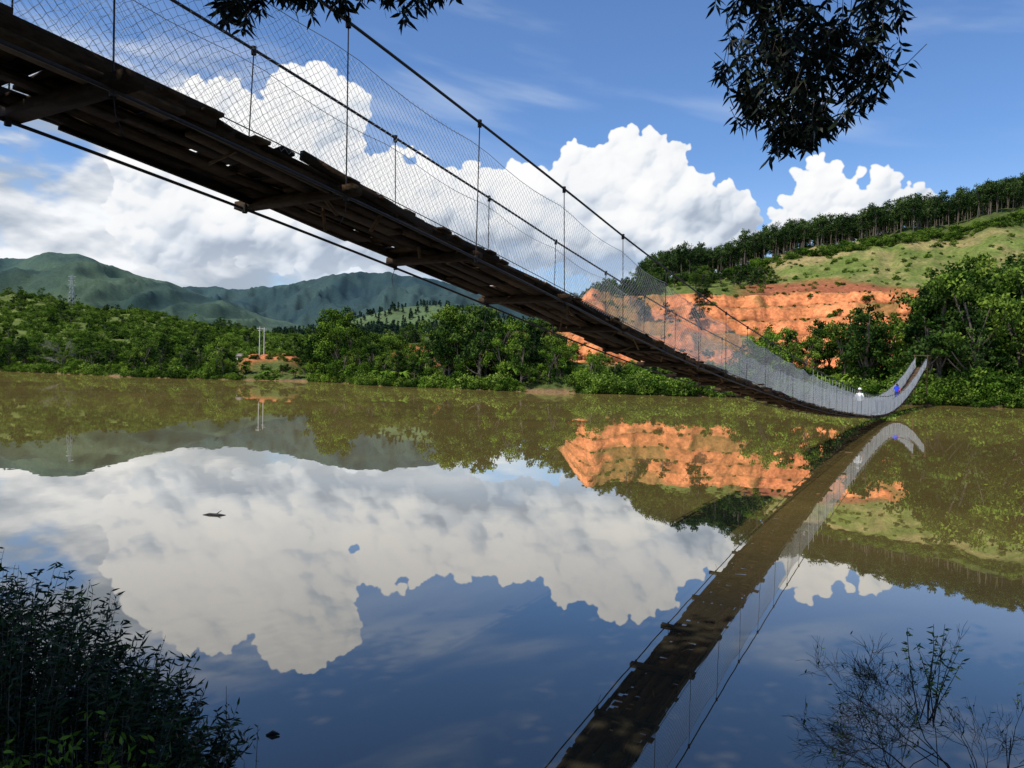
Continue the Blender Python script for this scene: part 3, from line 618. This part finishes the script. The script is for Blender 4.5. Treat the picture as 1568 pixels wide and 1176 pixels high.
# ------------------------------------------------------------------ people
def person(name,t,yaw,shirt,trouser,hairc,hgt,pose,hat=None):
    b=BP(np.array([t]),.0,.14)[0]; e=empty(name,tuple(b)); e.rotation_euler=(0,0,yaw); e.scale=(hgt/1.7,)*3
    m,nt,out=newmat(name+'_clothes'); h=N(nt); x,y,z=h.sep(h.coord()); 
    base=h.ramp(h.m('DIVIDE',z,1.75),[(0,(.03,.03,.03)),(.05,trouser),(.535,shirt),(.845,(.32,.19,.12))],True)
    arm=h.m('MULTIPLY',h.m('GREATER_THAN',h.m('ABSOLUTE',x),.235),h.m('LESS_THAN',z,1.22)); arm=h.m('MULTIPLY',arm,h.m('GREATER_THAN',z,.6))
    bsdf(nt,out,h.mix(arm,base,(.32,.19,.12,1)),.8,.2)
    V=[];E=[];R=[]
    def v(p,r_,par=None):
        V.append(p);R.append(r_)
        if par is not None:E.append((par,len(V)-1))
        return len(V)-1
    pel=v((0,0,.95),.125); wa=v((0,0,1.1),.12,pel); ch=v((0,0,1.3),.14,wa); nb=v((0,0,1.44),.07,ch); nk=v((0,.01,1.52),.055,nb); hd=v((0,.015,1.6),.085,nk); ht=v((0,.0,1.69),.075,hd)
    for s in(-1,1):
        st=pose[0]*s
        hp=v((s*.1,0,.9),.095,pel); kn=v((s*.11,st*.5+.03,.5),.062,hp); an=v((s*.11,st,.09),.04,kn); v((s*.12,st+.14,.04),.035,an)
        shd=v((s*.18,0,1.39),.06,ch); el=v((s*.25,-.03-st*.4,1.12),.043,shd); wr=v((s*.27+pose[1]*s*.12,.08-st*.8,.90+pose[1]*.25),.026,el)
        pm=v((V[wr][0],V[wr][1]+.03,V[wr][2]-.07),.03,wr)
        px,py,pz=V[pm]
        for k in range(4):
            f1=v((px,py+(k-1.5)*.02,pz-.045),.009,pm); v((px-.01*s,py+(k-1.5)*.021,pz-.075+abs(k-1.4)*.008),.008,f1)
        th=v((px-.01*s,py+.045,pz+.0),.01,pm); v((px-.015*s,py+.06,pz-.03),.009,th)
    me=bpy.data.meshes.new(name+'_body'); me.from_pydata(V,E,[]); me.materials.append(m); o=obj('body',me,e)
    sk=o.modifiers.new('skin','SKIN'); sk.use_smooth_shade=True
    for k in range(len(V)):
        q=R[k]; me.skin_vertices[0].data[k].radius=(q*(1.25 if k in(1,2) else 1),q*(.85 if k in(0,1,2) else 1))
    me.skin_vertices[0].data[0].use_root=True
    ss=o.modifiers.new('sub','SUBSURF'); ss.levels=2; ss.render_levels=2
    import bmesh
    def ell(nm,c,s,mat):
        bm=bmesh.new(); bmesh.ops.create_uvsphere(bm,u_segments=16,v_segments=10,radius=1); 
        for q in bm.verts: q.co=Vector((q.co.x*s[0]+c[0],q.co.y*s[1]+c[1],q.co.z*s[2]+c[2]))
        mm=bpy.data.meshes.new(nm); bm.to_mesh(mm); bm.free(); mm.materials.append(mat)
        for pl in mm.polygons: pl.use_smooth=True
        obj(nm,mm,e)
    hm=simple(name+'_hair',hairc,.7); sm=simple(name+'_skin',(.32,.19,.12),.6,8,.1)
    ell('face',(0,.03,1.60),(.072,.085,.105),sm); ell('hair',(0,-.015,1.645),(.085,.095,.09),hm); ell('nose',(0,.115,1.595),(.013,.018,.022),sm)
    for s in(-1,1): ell('eye',(s*.03,.103,1.62),(.012,.01,.008),dark); ell('ear',(s*.075,.01,1.6),(.012,.022,.03),sm)
    ell('mouth',(0,.105,1.557),(.024,.008,.006),roofm)
    if hat is not None: ell('hat_brim',(0,.02,1.70),(.17,.18,.015),hat); ell('hat_crown',(0,0,1.73),(.10,.11,.08),hat)
person('woman_in_white_shirt',52.0,math.pi-.5,(.85,.85,.83),(.12,.12,.16),(.02,.015,.01),1.64,(.12,.0),white)
person('man_in_blue_shirt',81.,-.53,(.02,.06,.60),(.03,.04,.15),(.02,.015,.01),1.72,(.14,.5))
person('child_in_red_shirt',82.2,-.4,(.60,.03,.04),(.03,.05,.3),(.02,.015,.01),1.5,(.08,.3))
# ------------------------------------------------------------------ near vegetation
r=np.random.default_rng(17)
def leafblades(P,Dr,L_,W_,r,a,mi,t):
    n=len(P); Dr=Dr/np.linalg.norm(Dr,axis=1)[:,None]; Nn=rot(n,r); S_=np.cross(Dr,Nn); S_/=np.linalg.norm(S_,axis=1)[:,None]; U_=np.cross(S_,Dr)
    L_=np.broadcast_to(L_,(n,))[:,None]; W_=np.broadcast_to(W_,(n,))[:,None]
    m1=P+Dr*L_*.3; m2=P+Dr*L_*.62-U_*L_*.04
    V=np.stack([P,m1+S_*W_*.45+U_*W_*.12,m1-S_*W_*.45+U_*W_*.12,m2+S_*W_*.36+U_*W_*.1,m2-S_*W_*.36+U_*W_*.1,P+Dr*L_-U_*L_*.12],1)
    b=np.arange(n)[:,None]*6
    tri=np.concatenate([b+np.array([[0,1,2]]),b+np.array([[3,5,4]]),b+np.array([[1,3,4]]),b+np.array([[1,4,2]])])
    a.append((V.reshape(-1,3),tri,np.repeat(t,6)))
def blade_mesh(name,lst,mat):
    V=[];F=[];T_=[];n=0
    for v,f,t in lst: V.append(v);F.append(f+n);T_.append(t);n+=len(v)
    return mesh_arrays(name,np.concatenate(V),np.concatenate(F),[mat],tint=np.concatenate(T_))
tree=empty('overhanging_tree')
a=Acc(); a.add(*tube([[3.2,-4,0],[3.3,-3.8,3],[3.0,-3.2,6],[2.6,-2.6,9]],[.42,.34,.28,.15],10))
ends=[(-6,0,8.5),(-3,3,8.3),(0,2.5,8.6),(3,3.5,8.5),(6,1,8.7),(-7,-4,9),(6,-5,9),(0,-6,9.5),(-2,-2,10),(8,3,8.5),(-5,3.2,8.4),(-8,2,8.6),(1.5,.5,9),(-3.5,.3,9)]
for q in ends: a.add(*tube([[3.05,-3.3,5.5],[(3+q[0])/2,(-3.3+q[1])/2,7.4],q],[.16,.1,.04],6))
hb=[((3.,3.5,8.5),(2.9,4.6,7.0),(2.0,5.0,5.6)),((3.,3.5,8.5),(2.6,4.7,6.6),(2.15,5.05,5.3)),((3.,3.5,8.5),(2.3,4.7,6.8),(1.65,4.95,5.5)),((0,2.5,8.6),(-.9,4.2,7.2),(-1.1,4.9,5.6)),((-3,3,8.3),(-2.2,4.3,7.0),(-1.75,4.8,5.5))]
for q in hb: a.add(*tube(q,[.035,.02,.006],5))
obj('trunk_and_limbs',a.mesh('trunk_and_limbs',[bark]),tree)
lst=[]; cc=[]  # unseen crown overhead, leaves oversized and dense to shade the near water
for q in ends:
    for k in range(10): cc.append(np.array(q)+r.normal(size=3)*np.array([1.5,1.1,.6]))
for c_ in cc:
    if c_[1]>4.2: c_[1]=4.2
    n=130; P=c_+r.normal(size=(n,3))*np.array([.6,.5,.35]); P[:,2]=np.maximum(P[:,2],3+.75*np.maximum(P[:,1],0)+.8)
    Dr=rot(n,r); Dr[:,2]-=.6; leafblades(P,Dr,.30,.15,r,lst,0,r.random(n)*.6)
def spray(region,nw,r):
    sp=Acc()
    for k in range(nw):
        c_=region(r)
        if c_ is None: continue
        st=c_+np.array([r.normal()*.06,r.normal()*.05,.12+.08*r.random()]); sp.add(*tube([st,(st+c_)/2+r.normal(size=3)*.012,c_],[.003,.0025,.0015],3))
        n=8; f=np.linspace(0,1,n); P=st+(c_-st)*(.5+.5*f[:,None]); th=f*17+r.random()*6
        Dr=np.stack([np.cos(th),np.sin(th),-.55-.6*f],1)+r.normal(size=(n,3))*.25
        leafblades(P,Dr,.075+.045*r.random(n),.027,r,lst,0,r.random(n)*.6)
    return sp
def regR(r):
    z_=4.56+1.45*r.random(); k=np.clip((z_-4.56)/.34,0,1); wd=.06+.47*k**.8; xc=1.86+.05*k
    x_=xc+wd*(2*r.random()-1)
    if vnoise(np.array([x_*4.2]),np.array([z_*4.2]),3)[0]<.30: return None
    return np.array([x_,5.0+r.normal()*.16,z_])
def regL(r):
    x_=-2.0+1.65*r.random(); lim=5.28+.05*math.sin(x_*11)+.07*(x_+1.9); z_=lim+.55*r.random()**1.2
    return np.array([x_,4.9+r.normal()*.1,z_])
s1=spray(regR,640,r); obj('twigs',s1.mesh('twigs',[bark]),tree)
s2=spray(regL,270,r); obj('twigs',s2.mesh('twigs',[bark]),tree)
obj('leaves',blade_mesh('overhang_leaves',lst,leafN),tree)
sh1=empty('bank_bush'); a=Acc(); lst=[]
for k in range(760):
    x0=-4.4+2.5*r.random(); y0=4.1+1.0*r.random(); top=np.interp(x0*4.6/y0,[-4.4,-3.1,-2.7,-2.4,-2.12,-1.95],[1.80,1.66,1.52,1.28,.98,.6])*(.5+.5*r.random()**.5)
    p0=np.array([x0,y0,.0]); p1=p0+np.array([r.normal()*.12,r.normal()*.12+.05,top]); md=(p0+p1)/2+r.normal(size=3)*.05
    tq=np.linspace(0,1,9)[:,None]; P=(1-tq)**2*p0+2*tq*(1-tq)*md+tq**2*p1+np.array([.07,.03,-.02])*tq**3*(.3+r.random()); a.add(*tube(P,np.linspace(.005,.0013,9),3))
    n=54; f=.12+.88*r.random(n)**.7; Pn=np.stack([np.interp(f,tq[:,0],P[:,q]) for q in range(3)],1)
    Dr=rot(n,r)*np.array([1,1,.5]); Dr[:,2]+=.15; leafblades(Pn,Dr,.045+.045*r.random(n),.016,r,lst,0,(.05+.6*r.random(n))*f**2)  # tint rises along each stem, painting lit tips above dark leaves
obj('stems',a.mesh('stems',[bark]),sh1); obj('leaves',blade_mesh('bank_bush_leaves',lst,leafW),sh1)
for (nm,x0,x1,y0,y1,z0,z1,ns,mt_,br) in [('bank_weeds',-3.1,-2.0,3.9,4.25,.60,.98,90,leafB,.5),('reed_stems',-1.62,-1.5,4.35,4.5,.35,1.05,4,leafW,.1)]:
    e=empty(nm); a=Acc(); lst=[]
    for k in range(ns):
        p0=np.array([x0+(x1-x0)*r.random(),y0+(y1-y0)*r.random(),.1]); p1=p0+np.array([r.normal()*.05,r.normal()*.05,z0+(z1-z0)*r.random()]); P=np.stack([p0,(p0+p1)/2+r.normal(size=3)*.02,p1]); a.add(*tube(P,[.004,.003,.0015],3))
        n=14; f=.4+.6*r.random(n); Pn=p0+(p1-p0)*f[:,None]; Dr=rot(n,r); Dr[:,2]+=.3; leafblades(Pn,Dr,.06 if br>.3 else .04,.022 if br>.3 else .012,r,lst,0,br+.5*r.random(n))
    obj('stems',a.mesh('stems',[bark]),e); obj('leaves',blade_mesh(nm+'_leaves',lst,mt_),e)
darktwig=simple('dark_twig',(.025,.022,.02),.9,20)
sh2=empty('twiggy_shrub'); a=Acc(); tips=[]; lst=[]
for p0,d0,l0,dp in [((3.0,4.8,.35),(-.75,.05,.65),.50,5),((3.0,4.8,.3),(-.45,.1,.8),.46,5),((3.3,4.9,.3),(.1,.1,.7),.34,4),((2.85,4.75,.35),(-.95,.1,.42),.50,5),((2.75,4.7,.2),(-.6,.0,.6),.40,5),((3.2,4.8,.2),(-.2,.0,.6),.33,4),((2.6,4.8,.5),(-.9,0,.5),.34,4)]:
    d0=np.array(d0)/np.linalg.norm(d0); branching(a,np.array(p0),d0,l0,.0065,dp,r,0,tips,.42,3)
P=np.array([q[0]+(q[1]-q[0])*r.random() for q in tips if r.random()<.22]); n=len(P); Dr=rot(n,r); leafblades(P,Dr,.03+.02*r.random(n),.012,r,lst,0,r.random(n)*.6)
for k in range(9):
    b0=np.array([2.78,4.92,.75])+r.normal(size=3)*.03; p1=b0+np.array([-.12+.045*k+r.normal()*.02,r.normal()*.05,.68-.05*abs(k-3)]); p0=b0; md=(p0+p1)/2+r.normal(size=3)*.03; tq=np.linspace(0,1,7)[:,None]; Q=(1-tq)**2*p0+2*tq*(1-tq)*md+tq**2*p1; a.add(*tube(Q,np.linspace(.005,.0015,7),4)); n=24; f=.3+.7*r.random(n); Pn=np.stack([np.interp(f,tq[:,0],Q[:,q]) for q in range(3)],1); Dr=rot(n,r)*[1,1,.4]; leafblades(Pn,Dr,.035+.02*r.random(n),.014,r,lst,0,.2+.7*r.random(n))
obj('twigs',a.mesh('twigs2',[darktwig]),sh2); obj('leaves',blade_mesh('twiggy_leaves',lst,leafW),sh2)
a=Acc(); a.add(*tube([[-.22,0,.0],[-.1,.03,.02],[.12,-.02,.015],[.24,.02,.0]],[.008,.02,.024,.008],6)); a.add(*tube([[.05,0,.02],[.12,.1,.08]],[.012,.005],5))
obj('driftwood',a.mesh('driftwood',[dark]),loc=(-6.0,15.2,0))
a=Acc(); a.add(*tube([[-.05,0,.0],[0,.01,.02],[.06,0,.01]],[.01,.02,.006],6)); obj('floating_twig',a.mesh('floating_twig',[dark]),loc=(-1.9,6.1,0))
print('DONE')
